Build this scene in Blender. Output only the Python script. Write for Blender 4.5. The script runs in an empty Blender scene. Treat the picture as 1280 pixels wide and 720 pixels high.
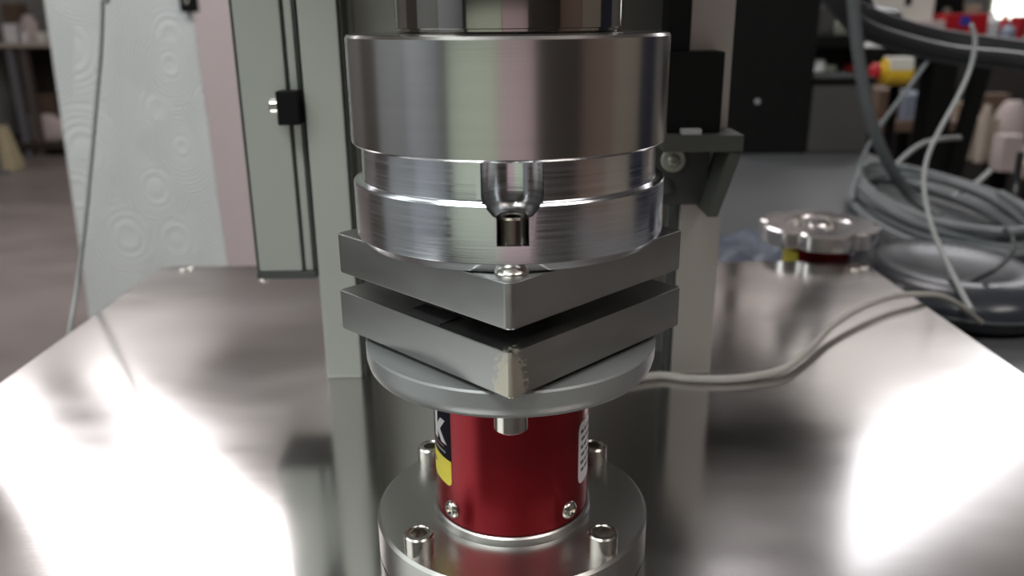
import bpy, bmesh, math, random
from mathutils import Vector, Matrix

random.seed(4)
S = 0.001                       # all builder coordinates are millimetres
sc = bpy.context.scene
COL = sc.collection
PI = math.pi

# ------------------------------------------------------------------ camera
FPX = 1040.14                   # focal length in pixels of the 1280 px wide frame
PITCH = math.radians(18.0156)
ROLL = math.radians(-0.48862)
CAM = Vector((0.6, -249.5, 172.0))
_c, _s = math.cos(ROLL), math.sin(ROLL)
_R0 = Vector((1, 0, 0)); _U0 = Vector((0, math.sin(PITCH), math.cos(PITCH)))
FWD = Vector((0, math.cos(PITCH), -math.sin(PITCH)))
RIGHT = _c * _R0 + _s * _U0
UP = _c * _U0 - _s * _R0
cam_data = bpy.data.cameras.new('camera')
cam = bpy.data.objects.new('camera', cam_data)
COL.objects.link(cam)
cam.matrix_world = Matrix(((RIGHT.x, UP.x, -FWD.x, CAM.x * S), (RIGHT.y, UP.y, -FWD.y, CAM.y * S),
                           (RIGHT.z, UP.z, -FWD.z, CAM.z * S), (0, 0, 0, 1)))
cam_data.sensor_width = 36
cam_data.lens = FPX * 36 / 1280
cam_data.clip_start = 0.01
cam_data.clip_end = 60
cam_data.dof.use_dof = True
cam_data.dof.focus_distance = 0.235
cam_data.dof.aperture_fstop = 13.0
sc.camera = cam

# ------------------------------------------------------------------ world, lights, exposure
w = bpy.data.worlds.new('world'); sc.world = w
w.use_nodes = True
w.node_tree.nodes['Background'].inputs[0].default_value = (0.5, 0.52, 0.55, 1)
w.node_tree.nodes['Background'].inputs[1].default_value = 0.2
sc.view_settings.view_transform = 'Standard'
sc.view_settings.look = 'None'
sc.view_settings.gamma = 1
sc.view_settings.use_curve_mapping = False
sc.view_settings.exposure = 0.0


def area(name, loc, target, sx, sy, power, color=(1, 1, 1), roll=0, spread=180):
    d = bpy.data.lights.new(name, 'AREA')
    d.shape = 'RECTANGLE'; d.size = sx; d.size_y = sy
    d.energy = power; d.color = color; d.spread = math.radians(spread)
    o = bpy.data.objects.new(name, d); COL.objects.link(o)
    z = (Vector(loc) - Vector(target)).normalized()
    q = z.to_track_quat('Z', 'Y')
    o.rotation_mode = 'QUATERNION'
    o.rotation_quaternion = q @ Matrix.Rotation(roll, 3, 'Z').to_quaternion()
    o.location = loc
    return o


CEIL_Z = 2.4
# two added long lamps, set in a V to give the white table bands
LAMPS = [('left', (-1.66, 3.03, 1.95), math.radians(48.8), 3.55, 0.82, 52, (1, 0.96, 0.97)),
         ('right', (2.55, 3.86, 1.95), math.radians(-38.5), 5.5, 0.52, 44, (0.97, 0.96, 1.0))]
for nm, loc, a, ln, wd, pw, colr in LAMPS:
    area('added_light', loc, (loc[0], loc[1], 0), ln, wd, pw, colr, roll=(PI - a if nm == 'left' else -a))
    area('ceiling_fill', (loc[0], loc[1], loc[2] + 0.09), (loc[0], loc[1], 5), ln * .8, wd * .8, 7, (1, .98, .95))  # added upward fill that lightens the ceiling
# added unseen fill lamps: two for the machine's fronts, one for the pillar side
area('added_light', (-0.9, -1.1, 2.2), (-0.1, 0, 0.1), 1.4, 0.7, 46, (0.95, 1.0, 0.97))
area('added_light', (1.3, -1.0, 2.2), (0.2, 0.1, 0.1), 1.2, 0.5, 17, (1.0, 0.93, 0.88))
area('added_light', (0.5, 1.75, 2.1), (-0.65, 1.7, 0), 0.7, 0.7, 12, (1, .95, .95))
# added unseen fill from the left, for the plates' left faces
area('added_light', (-1.9, -0.4, 1.0), (0, 0, 0.1), 1.8, 1.1, 13, (0.93, 1.0, 0.98))
# added unseen upward fill that lightens the ceiling mirrored in the table
area('hall_ceiling_fill', (-2.4, 7.4, 1.5), (-2.4, 7.4, 5), 2.4, 1.2, 7, (1, .95, .93))
area('hall_ceiling_fill', (2.8, 7.4, 1.5), (2.8, 7.4, 5), 2.4, 1.2, 24, (1, .95, .93))
area('hall_ceiling_fill', (0, 4.6, 1.5), (0, 4.6, 5), 1.6, 1.2, 32, (.96, 1, .94))
area('added_light', (-3.6, 5.9, 2.3), (-3.6, 5.9, 0), 2.4, 1.2, 8, (1, .94, .9))  # added unseen fill over the far left bench
area('added_light', (2.9, 4.8, 2.3), (2.6, 3.4, 0), 2.4, 1.2, 8, (1, .96, .92))  # added unseen fill over the far right benches


# ------------------------------------------------------------------ pixel <-> place helpers (mm)
def ray(px, py):
    return FWD + RIGHT * ((px - 640) / FPX) - UP * ((py - 360) / FPX)


def at(px, py, Y):                       # the place at depth Y
    d = ray(px, py); return CAM + d * ((Y - CAM.y) / d.y)


def onz(px, py, Z):                      # the place on the level Z
    d = ray(px, py); return CAM + d * ((Z - CAM.z) / d.z)


# ------------------------------------------------------------------ materials
def mat(name, color, rough=0.5, metal=0.0, noise=0.0, nscale=(40, 40, 40), bump=0.0, bscale=None, bdist=0.0005,
        rvar=0.0, spec=0.5, coat=0.0, aniso=0.0):
    m = bpy.data.materials.new(name); m.use_nodes = True
    nt = m.node_tree; N = nt.nodes; L = nt.links
    b = N['Principled BSDF']
    b.inputs['Base Color'].default_value = (*color, 1)
    b.inputs['Roughness'].default_value = rough
    b.inputs['Metallic'].default_value = metal
    b.inputs['Specular IOR Level'].default_value = spec
    b.inputs['Coat Weight'].default_value = coat
    tc = N.new('ShaderNodeTexCoord')

    def noise_node(scale, detail=4):
        mp = N.new('ShaderNodeMapping'); mp.inputs['Scale'].default_value = scale
        n = N.new('ShaderNodeTexNoise'); n.inputs['Scale'].default_value = 1; n.inputs['Detail'].default_value = detail
        L.new(tc.outputs['Object'], mp.inputs['Vector']); L.new(mp.outputs['Vector'], n.inputs['Vector'])
        return n
    n = noise_node(nscale)
    if noise:
        r = N.new('ShaderNodeMapRange')
        r.inputs['From Min'].default_value = 0.25; r.inputs['From Max'].default_value = 0.75
        r.inputs['To Min'].default_value = 1 - noise; r.inputs['To Max'].default_value = 1 + noise
        L.new(n.outputs['Fac'], r.inputs['Value'])
        mx = N.new('ShaderNodeVectorMath'); mx.operation = 'SCALE'
        mx.inputs[0].default_value = color
        L.new(r.outputs['Result'], mx.inputs['Scale'])
        L.new(mx.outputs['Vector'], b.inputs['Base Color'])
    if rvar:
        r2 = N.new('ShaderNodeMapRange')
        r2.inputs['From Min'].default_value = 0.3; r2.inputs['From Max'].default_value = 0.7
        r2.inputs['To Min'].default_value = max(0.02, rough - rvar); r2.inputs['To Max'].default_value = rough + rvar
        L.new(n.outputs['Fac'], r2.inputs['Value']); L.new(r2.outputs['Result'], b.inputs['Roughness'])
    if bump:
        n2 = noise_node(bscale or nscale, 3)
        bp = N.new('ShaderNodeBump'); bp.inputs['Strength'].default_value = bump; bp.inputs['Distance'].default_value = bdist
        L.new(n2.outputs['Fac'], bp.inputs['Height']); L.new(bp.outputs['Normal'], b.inputs['Normal'])
    return m


def emit(name, color, strength):
    m = bpy.data.materials.new(name); m.use_nodes = True
    b = m.node_tree.nodes['Principled BSDF']
    b.inputs['Base Color'].default_value = (*color, 1)
    b.inputs['Emission Color'].default_value = (*color, 1)
    b.inputs['Emission Strength'].default_value = strength
    return m


M = {}
M['steel_table'] = mat('brushed_stainless', (0.60, 0.58, 0.57), 0.15, 1.0, noise=.06, nscale=(6, 14, 6), bump=.02,
                       bscale=(60, 900, 60), bdist=.0003, rvar=.05)
M['chuck_polish'] = mat('turned_steel', (0.60, 0.59, 0.58), 0.2, 1.0, noise=.04, nscale=(20, 20, 400), bump=.03,
                        bscale=(8, 8, 2500), bdist=.0002)
M['chuck_turned'] = mat('turned_aluminium', (0.78, 0.79, 0.82), 0.2, 1.0, noise=.08, nscale=(25, 25, 1200), bump=.12,
                        bscale=(12, 12, 1800), bdist=.0002, rvar=.06)
M['shaft'] = mat('ground_shaft', (0.38, 0.36, 0.34), 0.08, 1.0, noise=.03, nscale=(30, 30, 30))
M['plate_steel'] = mat('ground_plate_steel', (0.36, 0.36, 0.355), 0.36, 1.0, noise=.10, nscale=(30, 30, 90), bump=.05,
                       bscale=(40, 40, 900), bdist=.0002, rvar=.05)
M['grey_paint'] = mat('matte_grey_anodised', (0.25, 0.258, 0.258), 0.42, 0.35, noise=.05, nscale=(60, 60, 60))
M['flange'] = mat('machined_flange', (0.50, 0.49, 0.475), 0.32, 1.0, noise=.05, nscale=(30, 30, 300), bump=.04,
                  bscale=(300, 300, 1500), bdist=.0001)
M['bolt'] = mat('stainless_bolt', (0.62, 0.59, 0.55), 0.22, 1.0, noise=.08, nscale=(300, 300, 300))
M['dark_bolt'] = mat('black_oxide_bolt', (0.16, 0.14, 0.12), 0.28, 1.0, noise=.1, nscale=(300, 300, 300))
M['red'] = mat('red_anodised', (0.25, 0.008, 0.015), 0.28, 0.65, noise=.04, nscale=(80, 80, 80))
M['black'] = mat('black_plastic', (0.007, 0.007, 0.007), 0.6, spec=.1, noise=.1)
M['dark_reflection'] = mat('black_reflection_tone', (0.01, 0.01, 0.01), 0.8)
M['label_black'] = mat('label_black', (0.008, 0.008, 0.014), 0.6, spec=.08)
M['label_yellow'] = mat('label_yellow', (0.72, 0.60, 0.06), 0.45)
M['label_white'] = mat('label_white', (0.72, 0.70, 0.72), 0.4)
M['print'] = mat('print_dark', (0.05, 0.04, 0.06), 0.5)
M['anodised'] = mat('satin_anodised', (0.44, 0.455, 0.42), 0.40, 0.45, noise=.02, nscale=(10, 10, 4))
M['rail'] = mat('satin_anodised_rail', (0.43, 0.445, 0.42), 0.38, 0.45, noise=.02, nscale=(10, 10, 4))
M['back_panel'] = mat('column_back_panel', (0.42, 0.44, 0.43), 0.35, 0.7, noise=.03, nscale=(10, 10, 10))
M['dark_edge'] = mat('dark_grey_trim_shade', (0.045, 0.048, 0.047), 0.5, noise=.1)
M['bracket'] = mat('bracket_grey', (0.046, 0.048, 0.043), 0.55, noise=.08)
M['washer'] = mat('zinc_washer', (0.32, 0.33, 0.28), 0.4, 0.5, noise=.1, nscale=(200, 200, 200))
M['pillar_side'] = mat('pillar_side_paint', (0.86, 0.76, 0.77), 0.6, noise=.03, nscale=(6, 6, 3))
M['bench'] = mat('grey_laminate', (0.10, 0.102, 0.108), 0.4, noise=.05, nscale=(8, 8, 8))
M['cabinet'] = mat('dark_grey_cabinet', (0.055, 0.052, 0.051), 0.5, noise=.06, nscale=(5, 5, 5))
M['cable_grey'] = mat('grey_cable', (0.17, 0.18, 0.19), 0.45, noise=.06, nscale=(100, 100, 100))
M['cable_mid'] = mat('mid_grey_cable', (0.32, 0.33, 0.33), 0.45, noise=.06, nscale=(100, 100, 100))
M['cable_light'] = mat('light_grey_cable', (0.42, 0.40, 0.37), 0.45, noise=.06, nscale=(100, 100, 100))
M['cable_dark'] = mat('dark_grey_cable', (0.085, 0.09, 0.095), 0.45, noise=.06, nscale=(100, 100, 100))
M['hose'] = mat('black_hose', (0.015, 0.015, 0.017), 0.3, noise=.1, nscale=(30, 30, 30))
M['housing'] = mat('dark_grey_gloss_plastic', (0.035, 0.039, 0.048), 0.25, noise=.05)
M['navy'] = mat('dark_navy_paint', (0.008, 0.012, 0.03), 0.5)
M['floor'] = mat('workshop_floor', (0.24, 0.205, 0.195), 0.45, noise=.25, nscale=(1.3, 2.2, 1), rvar=.08)
M['wall'] = mat('wall_paint', (0.34, 0.33, 0.32), 0.8, noise=.05, nscale=(2, 2, 2))
M['ceiling'] = mat('ceiling_paint', (0.52, 0.49, 0.48), 0.9, noise=.06, nscale=(1, 1, 1))
M['brown'] = mat('brown_board', (0.13, 0.085, 0.06), 0.7, noise=.15, nscale=(5, 5, 5))
M['card'] = mat('cardboard', (0.36, 0.28, 0.21), 0.8, noise=.12, nscale=(8, 8, 8))
M['beige'] = mat('beige_paint', (0.42, 0.36, 0.30), 0.6, noise=.06, nscale=(4, 4, 4))
M['paper'] = mat('white_paper', (0.72, 0.71, 0.73), 0.7, noise=.06, nscale=(20, 20, 20))
M['sack'] = mat('pink_grey_sack', (0.50, 0.42, 0.41), 0.8, noise=.12, nscale=(6, 6, 6))
M['leg_grey'] = mat('grey_leg_paint', (0.14, 0.14, 0.15), 0.5, noise=.05)
M['leg_brown'] = mat('brown_leg_paint', (0.09, 0.07, 0.065), 0.6, noise=.05)
M['redp'] = mat('red_plastic', (0.45, 0.012, 0.02), 0.4, noise=.05)
M['bluep'] = mat('blue_label', (0.04, 0.05, 0.35), 0.5)
M['yellowp'] = mat('yellow_plastic', (0.70, 0.46, 0.03), 0.4, noise=.05)
M['bluebag'] = mat('blue_grey_film', (0.25, 0.28, 0.36), 0.25, noise=.12, nscale=(40, 40, 40))
M['screen_white'] = mat('off_white_plastic', (0.66, 0.64, 0.58), 0.5, noise=.04)
M['knob_alu'] = mat('cast_knob_aluminium', (0.80, 0.77, 0.77), 0.22, 1.0, noise=.1, nscale=(80, 80, 80), bump=.1,
                    bscale=(120, 120, 120), bdist=.0008)
M['warm_red_part'] = mat('red_anodised_dark', (0.18, 0.006, 0.008), 0.35, 0.7)


def swirl_mat():
    """white plaster stamped with overlapping rings: the rings are relief only"""
    m = mat('swirl_plaster', (0.68, 0.69, 0.70), 0.6, noise=.025, nscale=(4, 4, 4))
    nt = m.node_tree; N = nt.nodes; L = nt.links
    b = N['Principled BSDF']
    tc = N.new('ShaderNodeTexCoord')
    mp = N.new('ShaderNodeMapping'); mp.inputs['Scale'].default_value = (7.0, 0.0, 6.0)
    v = N.new('ShaderNodeTexVoronoi'); v.inputs['Scale'].default_value = 1.0; v.inputs['Randomness'].default_value = .75
    L.new(tc.outputs['Object'], mp.inputs['Vector']); L.new(mp.outputs['Vector'], v.inputs['Vector'])
    mu = N.new('ShaderNodeMath'); mu.operation = 'MULTIPLY'; mu.inputs[1].default_value = 128.0
    L.new(v.outputs['Distance'], mu.inputs[0])
    sn = N.new('ShaderNodeMath'); sn.operation = 'SINE'
    L.new(mu.outputs[0], sn.inputs[0])
    bp = N.new('ShaderNodeBump'); bp.inputs['Strength'].default_value = .62; bp.inputs['Distance'].default_value = .0015
    L.new(sn.outputs[0], bp.inputs['Height']); L.new(bp.outputs['Normal'], b.inputs['Normal'])
    return m


M['swirl'] = swirl_mat()


def worn_plate_mat():
    """plate steel with a chipped bright patch at its front corner (a wear mark)"""
    m = mat('worn_plate_steel', (0.36, 0.36, 0.355), 0.36, 1.0, noise=.10, nscale=(30, 30, 90), bump=.05,
            bscale=(40, 40, 900), bdist=.0002, rvar=.05)
    nt = m.node_tree; N = nt.nodes; L = nt.links
    b = N['Principled BSDF']
    tc = N.new('ShaderNodeTexCoord')
    mp = N.new('ShaderNodeMapping'); mp.inputs['Location'].default_value = (0, .0268, -.0012)
    mp.inputs['Scale'].default_value = (1.0, 0.5, 0.42)
    sb = N.new('ShaderNodeVectorMath'); sb.operation = 'LENGTH'
    L.new(tc.outputs['Object'], mp.inputs['Vector']); L.new(mp.outputs['Vector'], sb.inputs[0])
    n = N.new('ShaderNodeTexNoise'); n.inputs['Scale'].default_value = 900; n.inputs['Detail'].default_value = 5
    L.new(tc.outputs['Object'], n.inputs['Vector'])
    ma = N.new('ShaderNodeMath'); ma.operation = 'MULTIPLY_ADD'; ma.inputs[1].default_value = .009
    L.new(n.outputs['Fac'], ma.inputs[0]); L.new(sb.outputs['Value'], ma.inputs[2])
    r = N.new('ShaderNodeMapRange')
    r.inputs['From Min'].default_value = .0082; r.inputs['From Max'].default_value = .0094
    r.inputs['To Min'].default_value = 1; r.inputs['To Max'].default_value = 0
    L.new(ma.outputs[0], r.inputs['Value'])
    old = b.inputs['Base Color'].links[0].from_socket
    mx = N.new('ShaderNodeMix'); mx.data_type = 'RGBA'
    mx.inputs['B'].default_value = (0.46, 0.43, 0.36, 1)
    L.new(r.outputs['Result'], mx.inputs['Factor']); L.new(old, mx.inputs['A'])
    L.new(mx.outputs['Result'], b.inputs['Base Color'])
    m2 = N.new('ShaderNodeMapRange'); m2.inputs['To Min'].default_value = 1.0; m2.inputs['To Max'].default_value = .7
    L.new(r.outputs['Result'], m2.inputs['Value']); L.new(m2.outputs['Result'], b.inputs['Metallic'])
    return m


M['worn_plate'] = worn_plate_mat()

# ------------------------------------------------------------------ mesh builders (mm, world places)


def box(x0, x1, y0, y1, z0, z1, bev=0.0, seg=2, bm=None):
    bm = bm or bmesh.new()
    v = [bm.verts.new((x, y, z)) for z in (z0, z1) for x, y in ((x0, y0), (x1, y0), (x1, y1), (x0, y1))]
    fs = [bm.faces.new([v[i] for i in f]) for f in ((3, 2, 1, 0), (4, 5, 6, 7), (0, 1, 5, 4), (1, 2, 6, 5), (2, 3, 7, 6), (3, 0, 4, 7))]
    if bev:
        es = set(e for f in fs for e in f.edges)
        bmesh.ops.bevel(bm, geom=list(es), offset=bev, segments=seg, profile=.5, affect='EDGES')
    return bm


def hexahedron(pts, bev=0.0):
    """8 corners: bottom ring then top ring"""
    bm = bmesh.new()
    v = [bm.verts.new(p) for p in pts]
    for f in ((3, 2, 1, 0), (4, 5, 6, 7), (0, 1, 5, 4), (1, 2, 6, 5), (2, 3, 7, 6), (3, 0, 4, 7)):
        bm.faces.new([v[i] for i in f])
    bmesh.ops.recalc_face_normals(bm, faces=bm.faces)
    if bev:
        bmesh.ops.bevel(bm, geom=list(bm.edges), offset=bev, segments=2, profile=.5, affect='EDGES')
    return bm


def prism(poly, lo, hi, axis='z', bev=0.0):
    """poly of 2-D points pushed along an axis"""
    bm = bmesh.new()

    def P(a, b, c):
        return {'z': (a, b, c), 'y': (a, c, b), 'x': (c, a, b)}[axis]
    bot = [bm.verts.new(P(a, b, lo)) for a, b in poly]
    top = [bm.verts.new(P(a, b, hi)) for a, b in poly]
    n = len(poly)
    bm.faces.new(bot); bm.faces.new(top)
    for i in range(n):
        bm.faces.new((bot[i], bot[(i + 1) % n], top[(i + 1) % n], top[i]))
    bmesh.ops.recalc_face_normals(bm, faces=bm.faces)
    if bev:
        bmesh.ops.bevel(bm, geom=list(bm.edges), offset=bev, segments=2, profile=.5, affect='EDGES')
    return bm


def lathe(prof, c=(0, 0, 0), seg=48, bm=None, axis=None):
    """prof: (radius or function of angle, height); a radius of 0 closes to a point; axis tilts it"""
    bm = bm or bmesh.new()
    c = Vector(c)
    q = Vector((0, 0, 1)).rotation_difference(Vector(axis)) if axis else None
    rings = []
    for r, z in prof:
        if not callable(r) and r == 0:
            p = Vector((0, 0, z)); p = q @ p if q else p
            rings.append([bm.verts.new(c + p)])
        else:
            ring = []
            for i in range(seg):
                a = 2 * PI * i / seg
                rr = r(a) if callable(r) else r
                p = Vector((rr * math.cos(a), rr * math.sin(a), z)); p = q @ p if q else p
                ring.append(bm.verts.new(c + p))
            rings.append(ring)
    for A, B in zip(rings, rings[1:]):
        if len(A) == 1 and len(B) == 1:
            continue
        for i in range(seg):
            j = (i + 1) % seg
            if len(A) == 1:
                bm.faces.new((A[0], B[j], B[i]))
            elif len(B) == 1:
                bm.faces.new((A[i], A[j], B[0]))
            else:
                bm.faces.new((A[i], A[j], B[j], B[i]))
    bmesh.ops.recalc_face_normals(bm, faces=bm.faces)
    return bm


def hexr(r):
    def f(a):
        a = (a % (PI / 3)) - PI / 6
        return r * math.cos(PI / 6) / math.cos(a)
    return f


def cap_screw(c, r, h, axis=None, seg=36):
    hx = hexr(r * .58)
    return lathe([(0, 0), (r, 0), (r, h - .5), (r - .45, h), (r * .76, h), (r * .70, h - .25), (hx, h - .3), (hx, h * .35), (0, h * .3)], c, seg, axis=axis)


def button_screw(c, r, h, axis=None, seg=30):
    hx = hexr(r * .45)
    return lathe([(0, 0), (r, 0), (r, h * .25), (r * .9, h * .6), (r * .7, h * .9), (r * .5, h), (hx, h), (hx, h * .3), (0, h * .3)], c, seg, axis=axis)


def smooth_path(pts, n=8, closed=False):
    P = [Vector(p) for p in pts]
    out = []
    m = len(P)
    for i in range(m if closed else m - 1):
        if closed:
            a, b, c, d = P[i - 1], P[i], P[(i + 1) % m], P[(i + 2) % m]
        else:
            b, c = P[i], P[i + 1]
            a = P[i - 1] if i else b * 2 - c
            d = P[i + 2] if i + 2 < m else c * 2 - b
        for k in range(n):
            t = k / n
            out.append(.5 * ((2 * b) + (c - a) * t + (2 * a - 5 * b + 4 * c - d) * t * t + (3 * b - a - 3 * c + d) * t ** 3))
    if not closed:
        out.append(P[-1])
    return out


def tube(pts, r, n=8, seg=10, closed=False, smooth=True, bm=None):
    path = smooth_path(pts, n, closed) if smooth else [Vector(p) for p in pts]
    bm = bm or bmesh.new()
    m = len(path)
    rings = []
    nrm = None
    for i, p in enumerate(path):
        t = (path[(i + 1) % m] - path[i - 1]) if (closed or 0 < i < m - 1) else (path[1] - path[0] if i == 0 else path[-1] - path[-2])
        t.normalize()
        if nrm is None:
            nrm = t.orthogonal().normalized()
        nrm = (nrm - t * nrm.dot(t)).normalized()
        bi = t.cross(nrm)
        rings.append([bm.verts.new(p + (nrm * math.cos(2 * PI * k / seg) + bi * math.sin(2 * PI * k / seg)) * r) for k in range(seg)])
    for i in range(m if closed else m - 1):
        A, B = rings[i], rings[(i + 1) % m]
        for k in range(seg):
            bm.faces.new((A[k], A[(k + 1) % seg], B[(k + 1) % seg], B[k]))
    if not closed:
        bm.faces.new(rings[0]); bm.faces.new(rings[-1])
    bmesh.ops.recalc_face_normals(bm, faces=bm.faces)
    return bm


def bounds(bm):
    xs = [v.co for v in bm.verts]
    lo = Vector((min(v.x for v in xs), min(v.y for v in xs), min(v.z for v in xs)))
    hi = Vector((max(v.x for v in xs), max(v.y for v in xs), max(v.z for v in xs)))
    return lo, hi


def obj(name, bm, m, parent=None, label=None, sharp=35):
    """link bm (mm, world places) as ONE mesh object"""
    if parent is None:
        lo, hi = bounds(bm); org = Vector(((lo.x + hi.x) / 2, (lo.y + hi.y) / 2, lo.z))
    else:
        org = Vector(parent['org'])
    for v in bm.verts:
        v.co = (v.co - org) * S
    me = bpy.data.meshes.new(name)
    bm.to_mesh(me); bm.free()
    me.materials.append(M[m] if isinstance(m, str) else m)
    me.polygons.foreach_set('use_smooth', [True] * len(me.polygons))
    me.set_sharp_from_angle(angle=math.radians(sharp))
    o = bpy.data.objects.new(name, me); COL.objects.link(o)
    o['org'] = tuple(org)
    wnm = o.modifiers.new('weighted', 'WEIGHTED_NORMAL'); wnm.keep_sharp = True
    if parent is None:
        o.location = org * S
    else:
        o.parent = parent
    if label:
        o['label'] = label
    return o


def tag(o, label, cat, group=None, kind=None):
    o['label'] = label
    if cat: o['category'] = cat
    if group: o['group'] = group
    if kind: o['kind'] = kind
    return o


def thing(name, loc, label, cat, group=None):
    o = bpy.data.objects.new(name, None); COL.objects.link(o)
    o.empty_display_size = .01
    o.location = Vector(loc) * S
    o['org'] = tuple(loc)
    return tag(o, label, cat, group)


def struct(name, bm, m, parent=None, label=None):
    o = obj(name, bm, m, parent, label)
    o['kind'] = 'structure'
    return o


def cut(o, cutters):
    """carve the cutter meshes (mm, world places) out of o"""
    tmp = []
    o.modifiers.clear()
    for bm in cutters:
        org = Vector(o['org'])
        for v in bm.verts:
            v.co = (v.co - org) * S
        me = bpy.data.meshes.new('cutter'); bm.to_mesh(me); bm.free()
        c = bpy.data.objects.new('cutter', me); COL.objects.link(c)
        root = o
        while root.parent: root = root.parent
        c.location = root.location
        md = o.modifiers.new('cut', 'BOOLEAN'); md.operation = 'DIFFERENCE'; md.object = c; md.solver = 'EXACT'
        tmp.append(c)
    bpy.context.view_layer.update()
    dg = bpy.context.evaluated_depsgraph_get()
    me = bpy.data.meshes.new_from_object(o.evaluated_get(dg))
    o.modifiers.clear()
    o.data = me
    for c in tmp:
        bpy.data.objects.remove(c)
    me.polygons.foreach_set('use_smooth', [True] * len(me.polygons))
    me.set_sharp_from_angle(angle=math.radians(30))


# ================================================================== ROOM
FZ = -950
X0, X1, Y0, Y1, CZ = -4600, 6400, -2300, 10500, CEIL_Z * 1000
struct('floor', box(X0, X1, Y0, Y1, FZ - 60, FZ), 'floor')
struct('ceiling', box(X0, X1, Y0, Y1, CZ, CZ + 80), 'ceiling')
struct('wall_left', box(X0 - 100, X0, Y0, Y1, FZ, CZ), 'wall')
struct('wall_right', box(X1, X1 + 100, Y0, Y1, FZ, CZ), 'wall')
struct('wall_back', box(X0, X1, Y1, Y1 + 100, FZ, CZ), 'wall')
struct('wall_front', box(X0, X1, Y0 - 100, Y0, FZ, CZ), mat('wall_front_paint', (.085, .078, .07), .8))

# lit window far right (seen as the white patch at the upper right)
wn = struct('window_1', box(5860, 6380, 10440, 10500, 60, 1200, 0), 'screen_white')
struct('window_pane', box(5900, 6340, 10425, 10442, 110, 1150), emit('daylit_pane', (0.95, 1.0, 0.9), 3.0), wn)

# behind the camera: unseen plain cupboards added for the stripes in the turned steel
struct('trim_1', box(-1750, -240, Y0, Y0 + 300, FZ, 195, 6), mat('pale_green_stripe', (0.80, 0.90, 0.74), .6))
struct('trim_2', box(-220, 660, Y0, Y0 + 300, FZ, 195, 6), mat('pink_stripe', (0.86, 0.66, 0.71), .6))
struct('trim_3', box(690, 2100, Y0, Y0 + 500, FZ, 700, 6), mat('umber_stripe', (0.060, 0.054, 0.048), .7))
struct('trim_4', box(2200, 2600, -2200, -620, FZ, 1100, 6), mat('brown_stripe', (0.22, 0.145, 0.12), .7))
struct('trim_5', box(2200, 2600, -600, 420, FZ, 1100, 6), mat('tan_stripe', (0.27, 0.23, 0.19), .7))
struct('trim_6', box(2200, 2600, 440, 1350, FZ, 1100, 6), 'navy')
struct('trim_7', box(-2600, -2200, -2200, -700, FZ, 1100, 6), mat('blue_grey_stripe', (0.56, 0.60, 0.68), .6))
struct('trim_8', box(-2600, -2200, -680, 420, FZ, 1100, 6), mat('slate_stripe', (0.36, 0.385, 0.40), .6))
struct('trim_9', box(-2600, -2200, 440, 1300, FZ, 1100, 6), mat('umber_stripe', (0.085, 0.075, 0.068), .7))

# housings of the two added long lights
for nm, loc, a, ln, wd, pw, colr in LAMPS:
    bm = box(-ln * 500 - 30, ln * 500 + 30, -wd * 500 - 30, wd * 500 + 30, 12, 70, 6)
    ang = (PI - a) if nm == 'left' else -a
    Rm = Matrix.Rotation(ang, 4, 'Z')
    for v in bm.verts:
        v.co = Rm @ v.co + Vector(loc) * 1000
    o = obj('band_lamp', bm, 'screen_white')
    tag(o, 'added long flat white lamp housing hung under the ceiling, ' + ('over the left side of the room' if nm == 'left' else 'over the right side of the room'), 'ceiling lamp', 'added long lamps across the ceiling')

pd = ray(112, 533); pq = CAM + pd * ((0 - CAM.z) / pd.z)  # added unseen dark body, puts a dark oval into the table's white band
pd.z = -pd.z
pq = pq + pd * (1250 / pd.z)
pn = thing('hanging_blocker', (pq.x, pq.y, pq.z), 'unseen dark hood added for the dark oval on the table, hung on a cord from the ceiling, out of frame', 'blocker')
obj('hood', lathe([(0, -200), (50, -195), (95, -140), (115, -50), (118, 50), (95, 140), (50, 195), (0, 204)], (pq.x, pq.y, pq.z), 40, axis=(.78, -.1, .62)), 'black', pn)
obj('cord', tube([(pq.x, pq.y, pq.z + 90), (pq.x, pq.y, CZ)], 6, 1, 8, smooth=False), 'black', pn)

# ================================================================== WORKBENCH AND MACHINE TABLE
BZ = -45
wb = thing('workbench', (160, 500, FZ), 'grey laminate workbench that carries the test machine', 'workbench')
obj('bench_top', box(-225, 590, -420, 1460, BZ - 36, BZ, 2), 'bench', wb)
for x in (-190, 500):
    for y in (-380, 1420):
        obj('leg', box(x - 25, x + 25, y - 25, y + 25, FZ, BZ - 36, 2), 'leg_grey', wb)

mc = thing('test_machine', (2, 50, BZ), 'stainless steel table with twin pale grey column posts of the test machine', 'test machine')
obj('table_top', box(-257.5, 258, -300, 339, -4, 0, 1.6, 3), 'steel_table', mc)
obj('base_housing', box(-215, 235, -270, 320, BZ, -4, 3), 'cabinet', mc)
for px, py in ((229, 338), (239, 336), (1069, 338), (1081, 336), (330, 349)):
    p = onz(px, py, 0)
    obj('table_screw', button_screw((p.x, p.y, 0), 3.2, 1.6), 'bolt', mc)
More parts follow.
